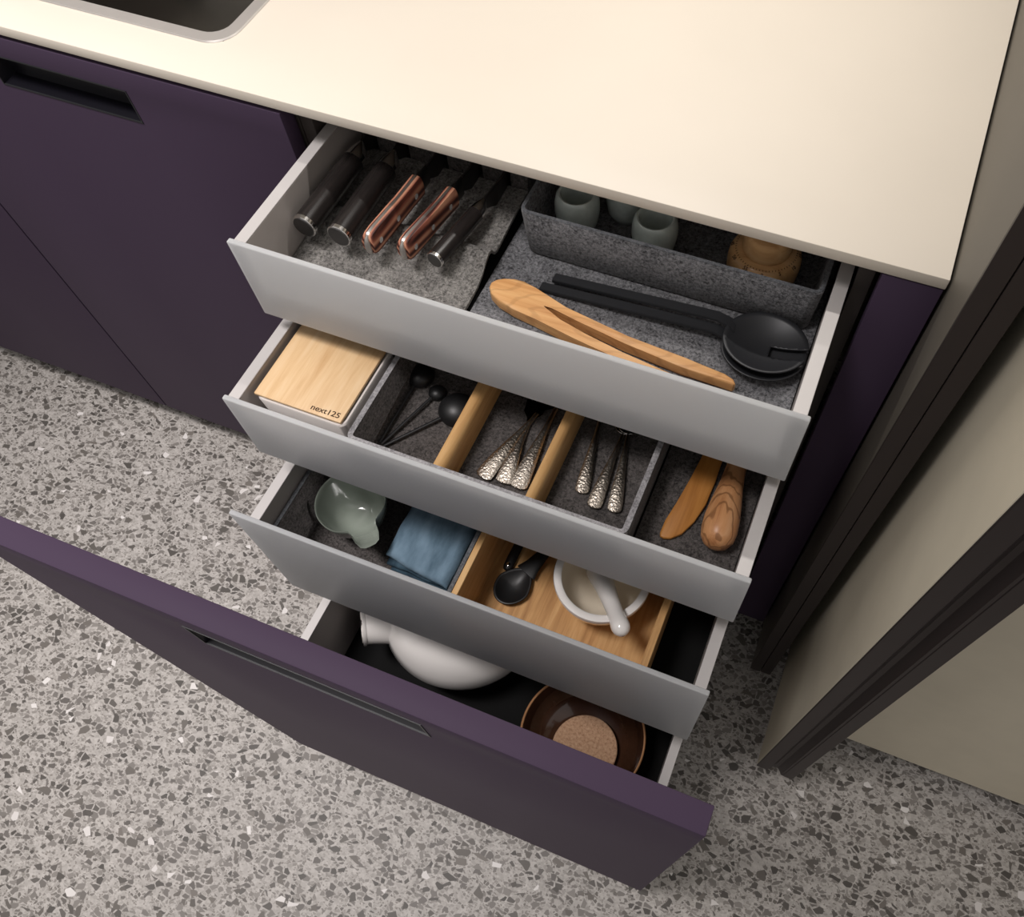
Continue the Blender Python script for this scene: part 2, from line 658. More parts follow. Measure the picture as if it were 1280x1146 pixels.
# ---- worktop with a cut-out for the sink
bm = NB()
xs = (-1.75, -.903, -.400, XR)
ys = (0.0, .062, .462, .655)
V = {}
for s, z in ((0, ZC - TC), (1, ZC)):
    for i, x in enumerate(xs):
        for j, y in enumerate(ys):
            V[s, i, j] = bm.verts.new((x, y, z))
for s in (0, 1):
    for i in range(3):
        for j in range(3):
            if (i, j) != (1, 1):
                bm.faces.new((V[s, i, j], V[s, i + 1, j], V[s, i + 1, j + 1], V[s, i, j + 1]))
for i in range(3):
    for a, b in (((i, 0), (i + 1, 0)), ((i, 3), (i + 1, 3)), ((0, i), (0, i + 1)), ((3, i), (3, i + 1))):
        bm.faces.new((V[0, a[0], a[1]], V[0, b[0], b[1]], V[1, b[0], b[1]], V[1, a[0], a[1]]))
for a, b in (((1, 1), (2, 1)), ((1, 2), (2, 2)), ((1, 1), (1, 2)), ((2, 1), (2, 2))):
    bm.faces.new((V[0, a[0], a[1]], V[0, b[0], b[1]], V[1, b[0], b[1]], V[1, a[0], a[1]]))
bmesh.ops.recalc_face_normals(bm, faces=bm.faces)
es = [e for e in bm.edges if len(e.link_faces) == 2 and e.calc_face_angle() > 1]
bmesh.ops.bevel(bm, geom=es, offset=.0012, segments=2, affect='EDGES', profile=.5)
single('worktop', 'cream worktop slab running over the aubergine cabinets', 'worktop', bm, 'worktop')

# ---- sink
sk = thing('sink', 'stainless steel sink let into the cream worktop', 'sink', (-.65, .26, .74))
bm = NB()
zr = ZC + .0003
o_ = (-.915, -.3915, .052, .474)
i_ = (-.900, -.4065, .067, .459)
loft(bm, [(rrect(*o_, .030), zr), (rrect(o_[0] + .001, o_[1] - .001, o_[2] + .001, o_[3] - .001, .030), zr + .0014),
          (rrect(i_[0] - .001, i_[1] + .001, i_[2] - .001, i_[3] + .001, .022), zr + .0014),
          (rrect(*i_, .022), zr)])
part(sk, 'rim', bm, 'rimsteel')
bm = NB()
loops = [(rrect(*i_, .022), zr), (rrect(i_[0], i_[1], i_[2], i_[3], .022), zr - .15)]
for k in range(1, 6):
    a = k / 5 * math.pi / 2
    d = .03 * (1 - math.cos(a))
    loops.append((rrect(i_[0] + d, i_[1] - d, i_[2] + d, i_[3] - d, .022 + .012 * k / 5), zr - .15 - .025 * math.sin(a)))
loft(bm, loops, cap1=True)
o = part(sk, 'basin', bm, 'darksteel')
md = o.modifiers.new('thickness', 'SOLIDIFY')
md.thickness = .001
md.offset = 1
bm = NB()
lathe(bm, [(.045, .747), (.045, .750), (.038, .751), (.034, .748), (0, .747)], -.80, .36, 32)
part(sk, 'drain', bm, 'chrome')

# ---- base cabinets
FZ0, FZ1 = .062, .9025


def recess(parent, cx, yf, hw, z0, z1):
    """recessed grip: open shell with a fine metal edge, in a front whose face is at yf"""
    bm = NB()
    d = .0165
    x0, x1 = cx - hw, cx + hw
    t = .0012
    A = [(x0, z0), (x1, z0), (x1, z1), (x0, z1)]
    B = [(x0 + .007, z0 + .005), (x1 - .007, z0 + .005), (x1 - .006, z1 - .003), (x0 + .006, z1 - .003)]
    va = [bm.verts.new((x, yf, z)) for x, z in A]
    vb = [bm.verts.new((x, yf + d, z)) for x, z in B]
    for i in range(4):
        j = (i + 1) % 4
        bm.faces.new((va[i], va[j], vb[j], vb[i]))
    bm.faces.new(vb)
    g = part(parent, 'grip_recess', bm, 'purple_in', None, 'dark recessed grip')
    bm = NB()
    e = .0014
    frame_panel(bm, x0 - e, x1 + e, z0 - e, z1 + e, x0 + .0002, x1 - .0002, z0 + .0002, z1 - .0002, yf - .0006, yf + .002, 0)
    part(g, 'grip_edge', bm, 'blackmetal', None)
    return g


def base_cabinet(name, label, x0, x1, handle, sinkcut):
    c = thing(name, label, 'cabinet', ((x0 + x1) / 2, .3, 0))
    g = .0018
    bm = NB()
    box(bm, x0, x0 + .016, .024, .56, .065, .905)
    box(bm, x1 - .016, x1 - .0005, .024, .56, .065, .905)
    box(bm, x0 + .016, x1 - .016, .024, .56, .065, .081)
    box(bm, x0 + .016, x1 - .016, .544, .56, .081, .905)
    part(c, 'carcass', bm, 'carcass', None)
    cx = (x0 + x1) / 2
    bm = NB()
    hw = .0964
    frame_panel(bm, x0 + g, x1 - g, FZ0, FZ1, cx - hw, cx + hw, .838, .8757, .001, .021)
    f = part(c, 'front_panel', bm, 'purple')
    recess(f, cx, .001, hw, .838, .8757)
    part(c, 'plinth', xbox(x0, x1, .06, .075, 0, .064), 'black', None)
    return c


base_cabinet('base_cabinet', 'closed aubergine base cabinet right under the steel sink', -.9035, -.3005, True, True)
base_cabinet('base_cabinet', 'closed aubergine base cabinet on the far side of the sink cabinet seam from the drawers', -1.506, -.9035, True, False)

# ---- the drawer cabinet and its four pulled-out drawers
dc = thing('drawer_cabinet', 'aubergine drawer cabinet with four drawers pulled out in steps', 'cabinet', (0, .3, 0))
bm = NB()
for s in (-1, 1):
    a, b = sorted((s * .2848, s * .3000))
    box(bm, a, b, .024, .56, .065, .905, .0006, 1)
box(bm, -.2848, .2848, .024, .56, .065, .081)
box(bm, -.2848, .2848, .545, .56, .081, .905)
box(bm, -.2848, .2848, .40, .54, .890, .905)
part(dc, 'carcass', bm, 'carcass', None)
part(dc, 'plinth', xbox(-.3, .3558, .06, .075, 0, .064), 'black', None)
part(dc, 'filler_panel', xbox(.3035, .3558, .001, .021, FZ0 - .01, .9065, .001), 'purple', 35, 'narrow aubergine filler panel beside the dark side panel')

DW = .2690   # inner half width
OW = .2815   # outer half width


def make_drawer(label, yf, side_top, side_bot, base_z, depth, glass=None, backh=None):
    y0 = yf + .0062
    y1 = yf + depth
    d = part(dc, 'drawer', xbox(-DW + .0004, DW - .0004, y0 + .0066, y1, base_z - .014, base_z), 'black', None, label)
    for s in (-1, 1):
        a, b = sorted((s * DW, s * OW))
        bm = NB()
        box(bm, a, b, y0, y1, side_bot, side_top - .0016, .0006, 1)
        sd = part(d, 'side_panel', bm, 'wallgrey', 35)
        bm = xbox(a - .0002, b + .0002, y0, y1, side_top - .0014, side_top, .0004, 1)
        part(d, 'top_rail', bm, 'rail', 35, 'pale grey rail along the top of the drawer side')
        a, b = sorted((s * (OW + .0006), s * .2844))
        part(d, 'runner', xbox(a, b, y0 + .16, y1, side_bot + .01, side_bot + .03), 'steel', None)
    part(d, 'back_panel', xbox(-DW + .0004, DW - .0004, y1 - .012, y1 - .0004, base_z + .0005, side_top - .004), 'wallgrey', None)
    if glass:
        z0, z1 = glass
        part(d, 'front_rail', xbox(-DW + .004, DW - .004, yf + .0075, yf + .012, z0 + .002, base_z - .0006), 'wallgrey', None)
        part(d, 'glass_front', xbox(-.2848, .2848, yf, yf + .006, z0, z1, .0014, 3), 'glass', 35, 'frosted glass front')
    return d


make_drawer('top drawer with frosted glass front, holding knives', -.1443, .8690, .7755, .7960, .46, (.7684, .8719))
make_drawer('second drawer with frosted glass front, holding cutlery', -.2441, .7425, .6480, .6720, .46, (.6362, .7448))
make_drawer('third drawer with high frosted glass front, holding mortar and towel', -.3208, .5840, .4520, .4620, .46, (.3980, .6201))
d4 = make_drawer('bottom drawer behind the tall aubergine front', -.4700, .3000, .1000, .1500, .48)
bm = NB()
frame_panel(bm, -.2985, .2985, FZ0, FZ1, -.0964, .0964, .838, .8757, -.4840, -.4645)
fp = part(d4, 'front_panel', bm, 'purple', 35, 'full-height aubergine front panel with recessed grip')
bm = NB()
x0, x1, z0, z1, yf, dd = -.0964, .0964, .838, .8757, -.4840, .0165
va = [bm.verts.new(p) for p in ((x0, yf, z0), (x1, yf, z0), (x1, yf, z1), (x0, yf, z1))]
vb = [bm.verts.new(p) for p in ((x0 + .007, yf + dd, z0 + .005), (x1 - .007, yf + dd, z0 + .005), (x1 - .006, yf + dd, z1 - .003), (x0 + .006, yf + dd, z1 - .003))]
for i in range(4):
    j = (i + 1) % 4
    bm.faces.new((va[i], va[j], vb[j], vb[i]))
bm.faces.new(vb)
part(d4, 'grip_recess', bm, 'purple_in', None, 'dark recessed grip')
bm = NB()
frame_panel(bm, x0 - .0014, x1 + .0014, z0 - .0014, z1 + .0014, x0 + .0002, x1 - .0002, z0 + .0002, z1 - .0002, yf - .0006, yf + .002, 0)
part(d4, 'grip_edge', bm, 'blackmetal', None)

# ---- tall cabinet at the right, with its folded door and closed front
HT = 2.25
tc = thing('tall_cabinet', 'tall taupe cabinet with dark bronze edge profiles beside the worktop', 'cabinet', (.7, .2, 0))
part(tc, 'side_panel', xbox(.3590, .3762, -.0790, .62, .035, HT, .0006, 1), 'greygreen', 35, 'grey-green side panel along the worktop end')
part(tc, 'edge_profile', xbox(.3590, .3762, -.0822, -.0792, .035, HT, .0005, 1), 'darkedge', 35, 'dark front edge of the side panel')
part(tc, 'side_panel', xbox(.3772, .3945, -.0780, .62, .035, HT, .0006, 1), 'black', 35, 'dark inner side panel')
part(tc, 'edge_profile', xbox(.3772, .3945, -.0815, -.0782, .035, HT, .0005, 1), 'darkedge', 35)
part(tc, 'front_panel', xbox(.500, 1.25, -.1430, -.1240, .050, HT, .001), 'taupe', 35, 'closed ribbed taupe front')
part(tc, 'carcass', xbox(.4950, 1.25, -.1200, .62, .050, HT), 'carcass', None)
part(tc, 'plinth', xbox(.5, 1.25, -.06, .60, 0, .049), 'black', None)

fd = thing('folding_door', 'folded ribbed taupe door standing open, its dark edge profile towards the drawers', 'door', (.443, -.1, .05))
part(fd, 'door_leaf', xbox(.4130, .4318, -.2365, .48, .048, HT, .0006, 1), 'taupe', 35)
part(fd, 'edge_profile', xbox(.4132, .4318, -.2395, -.2367, .048, HT, .0006, 1), 'darkedge', 35)
bm = NB()
pts = [(.4322, -.2365), (.4335, -.2372), (.4350, -.2340), (.4400, -.2300), (.4460, -.2300), (.4510, -.2345), (.4535, -.2385), (.4562, -.2390), (.4562, -.10), (.4322, -.10)]
prism(bm, pts, .048, HT)
part(fd, 'handle_channel', bm, 'darkedge', 30, 'hollow dark handle channel')
part(fd, 'door_leaf', xbox(.4566, .4728, -.2365, -.155, .048, HT, .0006, 1), 'darkedge', 35)
part(fd, 'edge_profile', xbox(.4566, .4728, -.2395, -.2367, .048, HT, .0006, 1), 'darkedge', 35)

# ================================================================== TOP DRAWER
# felt lining of the drawer, right-hand side
single('felt_mat', 'grey felt mat under the olive wood tongs', 'mat', xbox(-.0650, .2680, -.1370, .29, .7965, .8000, .001), 'felt_m')

# knife insert: wavy felt with slotted block behind
ki = thing('knife_insert', 'wavy grey felt knife insert with slots, beside the felt box', 'insert', (-.167, 0, .7965))
prof = [(-.1370, .8055), (-.110, .8060), (-.080, .8065), (-.060, .8085), (-.046, .8135), (-.036, .8205), (-.0285, .8245), (-.0225, .8235),
        (-.0195, .8195), (-.0170, .8150), (-.0120, .8130), (.000, .8140), (.020, .8165), (.045, .8190), (.072, .8205)]
bm = NB()
NX = 44
xs = [-.2682 + (.2682 - .0672) * i / NX for i in range(NX + 1)]
top = [[bm.verts.new((x, y, z + .0008 * noise.noise((x * 30, y * 30, 0)))) for x in xs] for y, z in prof]
bot = [[bm.verts.new((x, y, max(z - .0035, .7967))) for x in xs] for y, z in prof]
for g, fl_ in ((top, 0), (bot, 1)):
    for j in range(len(prof) - 1):
        for i in range(NX):
            bm.faces.new((g[j][i], g[j][i + 1], g[j + 1][i + 1], g[j + 1][i]))
for j in range(len(prof) - 1):
    for i in (0, NX):
        bm.faces.new((top[j][i], top[j + 1][i], bot[j + 1][i], bot[j][i]))
for i in range(NX):
    for j in (0, len(prof) - 1):
        bm.faces.new((top[j][i], top[j][i + 1], bot[j][i + 1], bot[j][i]))
part(ki, 'wavy_rest', bm, 'felt_l', 60)
KX = [-.2515, -.2125, -.1655, -.1235, -.0905]
edges = [-.2680] + [v for k in KX for v in (k - .0022, k + .0022)] + [-.0672]
for k in range(0, len(edges), 2):
    if edges[k + 1] - edges[k] < .004:
        continue
    part(ki, 'slot_block', xbox(edges[k], edges[k + 1], .0735, .20, .7967, .8520, .0015), 'felt_d')


def knife(label, kind, butt, bols, r, kx, group):
    """butt, bols: ends of the handle axis"""
    b, e = Vector(butt), Vector(bols)
    ax = (e - b).normalized()
    L = (e - b).length
    t = thing('kitchen_knife', label, 'knife', (b.x, b.y, b.z - r), group)
    P = lambda f: b + ax * (L * f)
    if kind == 'black':
        part(t, 'end_cap', tube(NB(), [P(-.010), P(-.004), P(.030), P(.032)], [r * .95, r * 1.01, r * 1.01, r * .97], 36), 'chrome', 30, 'polished steel end cap')
        part(t, 'end_disc', tube(NB(), [P(-.0155), P(-.0105)], [r * .86, r * .90], 36), 'blade', 30, 'dull steel disc closing the handle')
        part(t, 'handle', tube(NB(), [P(.033), P(.1), P(.5), P(.86)], [r, r, r * .98, r * .92], 28), 'dkwood', 40)
        part(t, 'ferrule', tube(NB(), [P(.86), P(.93), P(1.0), P(1.06)], [r * .93, r * .9, (r * .62, r * .85), (r * .2, r * .75)], 28), 'chrome', 40, 'bright steel ferrule')
        z0 = 1.04
    else:
        bm = NB()
        fr = [(-.0, .60), (.02, .86), (.06, .99), (.14, 1.04), (.35, 1.0), (.6, .93), (.8, .94), (.96, .97)]
        # scales either side of the tang, lozenge section
        for s in (-1, 1):
            pts = []
            rad = []
            rings = []
            for f, k in fr:
                c = P(f)
                h = r * 1.12 * k
                x_in, x_out = s * .0016, s * (r * .60)
                ring = []
                for u in range(9):
                    a = -math.pi / 2 + math.pi * u / 8
                    ring.append((c.x + x_in + (x_out - x_in) * max(0, math.cos(a)) ** .55, c.y, c.z + h * math.sin(a)))
                rings.append([bm.verts.new(q) for q in ring])
            skin(bm, rings)
            bm.faces.new(rings[0])
            bm.faces.new(rings[-1])
        h_ = part(t, 'handle', bm, 'pakka', 45, 'striped reddish wood handle')
        bm = NB()
        rings = []
        for f, k in [(-.012, .4)] + fr:
            c = P(f)
            h = r * 1.14 * k
            rings.append([bm.verts.new((c.x + sx * .0015, c.y, c.z + sz * h)) for sx, sz in ((-1, -1), (1, -1), (1, 1), (-1, 1))])
        skin(bm, rings)
        bm.faces.new(rings[0])
        bm.faces.new(rings[-1])
        part(t, 'tang', bm, 'steel', 40, 'steel tang between the wooden scales')
        part(t, 'end_cap', tube(NB(), [P(-.035), P(-.02), P(.005), P(.03)], [(r * .16, r * .45), (r * .26, r * .80), (r * .30, r * .98), (r * .28, r * 1.06)], 20), 'steel', 40, 'steel end cap')
        for f in (.12, .45, .8):
            c = P(f)
            rv = tube(NB(), [(c.x - r * .63, c.y, c.z), (c.x + r * .63, c.y, c.z)], .0032, 14)
            part(t, 'rivet', rv, 'chrome', 40)
        part(t, 'bolster', tube(NB(), [P(.955), P(1.0), P(1.08), P(1.16)], [(r * .6, r * 1.08), (r * .5, r * 1.0), (r * .25, r * 1.0), (.0013, r * 1.0)], 20), 'blade', 40, 'grey steel bolster')
        z0 = 1.1
    s = P(z0)
    bm = NB()
    bt = s.z + r * .75
    prof2 = [(s.y, bt), (s.y + .03, bt + .001), (s.y + .11, bt - .003), (s.y + .15, bt - .012), (s.y + .10, bt - .024), (s.y + .02, bt - .024), (s.y + .002, bt - .014)]
    th = .0010
    a_ = [bm.verts.new((s.x - th + (kx - s.x) * min(1, (y - s.y) / .03), y, z)) for y, z in prof2]
    b_ = [bm.verts.new((s.x + th + (kx - s.x) * min(1, (y - s.y) / .03), y, z)) for y, z in prof2]
    bm.faces.new(a_)
    bm.faces.new(b_[::-1])
    n = len(prof2)
    for i in range(n):
        bm.faces.new((a_[i], a_[(i + 1) % n], b_[(i + 1) % n], b_[i]))
    part(t, 'blade', bm, 'blade', None)
    return t


G = 'kitchen knives in the top drawer'
knife('thick black-handled knife resting next to the drawer side wall', 'black', (-.2520, -.0740, .8385), (-.2515, .0440, .8390), .0128, KX[0], G)
knife('thick black-handled knife between another black knife and a red wood knife', 'black', (-.2120, -.0730, .8385), (-.2120, .0440, .8390), .0128, KX[1], G)
knife('red striped wood knife next to the thick black-handled knife', 'wood', (-.1770, -.0745, .8390), (-.1685, .0235, .8400), .0118, KX[2], G)
knife('red striped wood knife next to the slim black-handled knife', 'wood', (-.1405, -.0690, .8385), (-.1275, .0215, .8390), .0118, KX[3], G)
knife('slim black-handled small knife, last in the row towards the felt box', 'black', (-.1090, -.0640, .8340), (-.0955, .0200, .8350), .0092, KX[4], G)

# felt box with cups and timer
felt_tray('felt_box', 'long charcoal felt box holding green cups and a wooden timer', 'box', -.0460, .2625, .0040, .1180, .8003, .8585, .0050, .010, .0035, None, 'felt_m', 'felt_e')


def cup(label, x, y, zb, tilt=0, s=1.0):
    bm = NB()
    pr = [(0, 0), (.014, 0), (.0185, .002), (.0225, .012), (.0240, .026), (.0235, .036), (.0215, .043), (.0190, .0462), (.0172, .0455), (.0165, .042), (.0172, .030), (.0165, .012), (.012, .006), (0, .005)]
    lathe(bm, [(r * s, z * s) for r, z in pr], 0, 0, 48)
    mt = Matrix.Translation((x, y, zb)) @ Matrix.Rotation(tilt, 4, 'X')
    bmesh.ops.transform(bm, matrix=mt, verts=bm.verts)
    single('ceramic_cup', label, 'cup', bm, 'celadon', 50, 'small green cups in the felt box')


cup('small grey-green glazed cup nearest the knives in the felt box', -.0035, .0560, .8060)
cup('small grey-green glazed cup standing towards the wooden timer', .0830, .0520, .8060)
cup('small grey-green glazed cup half hidden behind the other two cups', .0395, .0900, .8060, 0, .95)

tm = thing('kitchen_timer', 'round wooden kitchen timer with numbered dial in the felt box', 'timer', (.1965, .0610, .8056))
bm = NB()
lathe(bm, [(0, .8056), (.030, .8056), (.0340, .8075), (.0362, .815), (.0368, .826), (.0360, .834), (.0335, .8390), (.0265, .8425), (.0250, .8425), (0, .8425)], .1965, .0610, 64)
dial = part(tm, 'dial', bm, 'timer', 40)
bm = NB()
lathe(bm, [(.0243, .8428), (.0246, .8445), (.0243, .8610), (.0228, .8655), (.0190, .8675), (0, .8680)], .1965, .0610, 64)
bmesh.ops.holes_fill(bm, edges=bm.edges)
part(tm, 'knob', bm, 'timer', 40)
for k in range(12):
    a = math.radians(-90 + k * 30 + 8)
    t_ = text_bm(str(k * 5), .0052, .00015)
    c0 = sum((v.co for v in t_.verts), Vector()) / max(1, len(t_.verts))
    bmesh.ops.translate(t_, verts=t_.verts, vec=-c0)
    r0 = .0342
    slope = math.radians(35)
    mt = Matrix.Translation((.1965 + r0 * math.cos(a), .0610 + r0 * math.sin(a), .8392)) @ Matrix.Rotation(a + math.pi / 2, 4, 'Z') @ Matrix.Rotation(slope, 4, 'X')
    bmesh.ops.transform(t_, matrix=mt, verts=t_.verts)
    part(dial, 'numeral', t_, 'ink', None)
for k in range(60):
    a = math.radians(-90 + k * 6 + 8)
    t_ = xbox(-.00022, .00022, -.0008, .0008, -.0001, .0002)
    mt = Matrix.Translation((.1965 + .0302 * math.cos(a), .0610 + .0302 * math.sin(a), .84105)) @ Matrix.Rotation(a + math.pi / 2, 4, 'Z') @ Matrix.Rotation(math.radians(22), 4, 'X')
    bmesh.ops.transform(t_, matrix=mt, verts=t_.verts)
    if k == 0:
        marks = t_
    else:
        me_ = bpy.data.meshes.new('tmp')
        t_.to_mesh(me_)
        t_.free()
        marks.from_mesh(me_)
        bpy.data.meshes.remove(me_)
part(dial, 'minute_marks', marks, 'ink', None, kind='stuff')

# tongs
bm = NB()
out = [(-.0530, -.0610), (-.0535, -.0547), (-.0500, -.0495), (-.0439, -.0455), (-.0335, -.0420), (-.0225, -.0415), (-.0080, -.0462), (.0076, -.0535), (.0300, -.0585), (.0996, -.0705),
       (.1600, -.0755), (.2000, -.0790), (.2095, -.0825), (.2128, -.0868), (.2110, -.0890), (.1600, -.0868), (.1000, -.0800), (.0459, -.0705), (.0176, -.0648), (.0085, -.0622),
       (.0052, -.0640), (.0085, -.0676), (.0300, -.0748), (.0600, -.0825), (.1005, -.0905), (.1500, -.0975), (.1950, -.1040), (.1980, -.1075), (.1950, -.1095),
       (.1500, -.1065), (.1000, -.0995), (.0532, -.0920), (.0057, -.0828), (-.0195, -.0790), (-.0370, -.0745), (-.0480, -.0680)]
prism(bm, out, .8022, .8150, .0022, 3)
single('wooden_tongs', 'pale olive wood tongs lying on the felt mat', 'tongs', bm, 'olive', 50)


def server(label, name, cx, cy, zr, hx, hy, hz, R, notch, dz=0.0):
    t = thing(name, label, 'utensil', (cx, cy, zr - .012), 'black salad servers')
    bm = NB()
    NR, NA = 9, 72
    grid = []
    for i in range(NR + 1):
        r = i / NR
        row = []
        for k in range(NA):
            a = 2 * math.pi * k / NA
            x, y = r * R * 1.06 * math.cos(a), r * R * .92 * math.sin(a)
            row.append((cx + x, cy + y, zr - .011 * (1 - r * r)))
        grid.append(row)
    vs = [[bm.verts.new(p) for p in row] for row in grid[1:]]
    c0 = bm.verts.new(grid[0][0])
    for k in range(NA):
        bm.faces.new((c0, vs[0][k], vs[0][(k + 1) % NA]))
    skin(bm, vs)
    if notch:
        y0n, y1n, x0n = cy - .0085, cy + .0045, cx + .006
        for co, no in (((0, y0n, 0), (0, 1, 0)), ((0, y1n, 0), (0, 1, 0)), ((x0n, 0, 0), (1, 0, 0))):
            bmesh.ops.bisect_plane(bm, geom=list(bm.verts) + list(bm.edges) + list(bm.faces), plane_co=co, plane_no=no)
        bad = [f for f in bm.faces if (lambda m: m.x > x0n and y0n < m.y < y1n)(f.calc_center_median())]
        bmesh.ops.delete(bm, geom=bad, context='FACES')
    for v in [v for v in bm.verts if not v.link_faces]:
        bm.verts.remove(v)
    bo = part(t, 'bowl', bm, 'blackmetal', 60)
    md = bo.modifiers.new('thickness', 'SOLIDIFY')
    md.thickness = .0014
    bm = NB()
    # flat bar handle ending in the bowl's rim
    ex, ey = cx - R * .98, cy + dz
    P0, P1 = Vector((hx, hy, hz)), Vector((ex - .014, ey + .004, zr - .001))
    d = (P1 - P0).normalized()
    n_ = Vector((-d.y, d.x, 0)).normalized()
    w = .0052
    up = Vector((0, 0, 1))
    rings = []
    for p, ww, hh in ((P0, w, .0022), (P0 + (P1 - P0) * .5, w, .0022), (P1, w, .0020), (Vector((ex, ey + .001, zr - .0012)), w * 1.1, .0012), (Vector((ex + .006, ey, zr - .004)), w * 1.5, .0008)):
        rings.append([bm.verts.new(p + n_ * a * ww + up * b * hh) for a, b in ((-1, -1), (1, -1), (1, 1), (-1, 1))])
    skin(bm, rings)
    bm.faces.new(rings[0])
    bm.faces.new(rings[-1])
    bmesh.ops.recalc_face_normals(bm, faces=bm.faces)
    bmesh.ops.bevel(bm, geom=list(bm.edges), offset=.0005, segments=2, affect='EDGES')
    part(t, 'handle', bm, 'blackmetal', 40)


server('black salad spoon lying under the notched server', 'serving_spoon', .2262, -.0390, .8150, -.0090, -.0330, .8030, .0385, False, .004)
server('black salad server with a notched bowl, on top of the plain spoon', 'serving_fork', .2260, -.0355, .8225, .0000, -.0195, .8055, .0385, True, .010)

# ================================================================== SECOND DRAWER
lb = thing('lidded_box', 'white box with pale wooden lid bearing dark lettering', 'box', (-.2085, -.168, .6724))
bm = NB()
loft(bm, [(rrect(-.2590, -.1570, -.2200, -.1160, .007), .6724), (rrect(-.2620, -.1545, -.2245, -.1115, .009), .7295), (rrect(-.2610, -.1555, -.2235, -.1125, .009), .7312),
          (rrect(-.2590, -.1575, -.2215, -.1145, .008), .7312), (rrect(-.2590, -.1575, -.2215, -.1145, .008), .7260)], True, True)
part(lb, 'body', bm, 'boxwhite', 40)
lid = part(lb, 'lid', xbox(-.2638, -.1588, -.2216, -.1130, .7316, .7354, .0009), 'beech', 40, 'pale beech lid')
tx = text_bm('next125', .0092, .00015, .00008, 1.0)
xsr = [v.co.x for v in tx.verts]
wd = max(xsr) - min(xsr)
bmesh.ops.scale(tx, verts=tx.verts, vec=(.0335 / wd, 1, 1))
bmesh.ops.translate(tx, verts=tx.verts, vec=(-.1968 - min(xsr) * .0335 / wd, -.2178, .73548))
part(lid, 'lettering', tx, 'ink', None, 'small dark lettering')

# felt cutlery tray, dividers
felt_tray('cutlery_tray', 'charcoal felt tray under the cutlery and measuring spoons', 'tray', -.1490, .1610, -.2352, .19, .6724, .7300, .0070, .010, .001, None, 'felt_d', 'felt_r')
single('felt_mat', 'charcoal felt mat under the wooden spatula', 'mat', xbox(.1620, .2682, -.2352, .19, .6724, .6765, .001), 'felt_d')


def divider(label, x0, x1):
    bm = NB()
    y0, y1 = -.2285, .18
    sec = [(x0, .6792), (x1, .6792), (x1, .7135), (x1 - .0018, .7185), (x1 - .0055, .7215), (x0 + .0008, .7220), (x0, .7212)]
    a = [bm.verts.new((x, y0, z)) for x, z in sec]
    b = [bm.verts.new((x, y1, z)) for x, z in sec]
    skin(bm, [a, b])
    bm.faces.new(a)
    bm.faces.new(b[::-1])
    single('wooden_divider', label, 'divider', bm, 'oak_z', 50, 'wooden dividers in the felt cutlery tray')


divider('pale wooden divider between the black measuring spoons and the forks', -.0530, -.0405)
divider('pale wooden divider between the forks and the small spoons', .0500, .0605)


def measuring_spoon(label, x, y, R, hx, hy, zc):
    t = thing('measuring_spoon', label, 'spoon', (x, y, .6796), 'black measuring spoons')
    bm = NB()
    pr = []
    zb = zc
    for i in range(9):
        a = math.pi / 2 * i / 8
        pr.append((R * math.cos(a), zb + R * .72 * math.sin(a)))
    pr[-1] = (0, zb + R * .72)
    inn = [(R * .94 * math.cos(math.pi / 2 * i / 8), zb + R * .66 * math.sin(math.pi / 2 * i / 8)) for i in range(9)]
    inn[-1] = (0, zb + R * .66)
    lathe(bm, inn[::-1] + pr, x, y, 40)
    part(t, 'bowl', bm, 'matblack', 50)
    d = Vector((hx - x, hy - y, 0))
    L = d.length
    d.normalize()
    st = Vector((x, y, zb + .0012)) + d * R * .97
    en = Vector((hx, hy, .6835))
    part(t, 'handle', tube(NB(), [st, st.lerp(en, .5), en], [(.0019, .0011)] * 3, 10), 'matblack', 50)


measuring_spoon('largest black measuring spoon, touching the wooden divider', -.0745, -.1355, .0215, -.1295, -.2060, .6830)
measuring_spoon('black measuring spoon lying farthest from the wooden divider', -.1345, -.1080, .0165, -.1360, -.2040, .6830)
measuring_spoon('tiny black measuring spoon between the two bigger ones', -.1060, -.1225, .0100, -.1330, -.2050, .6835)


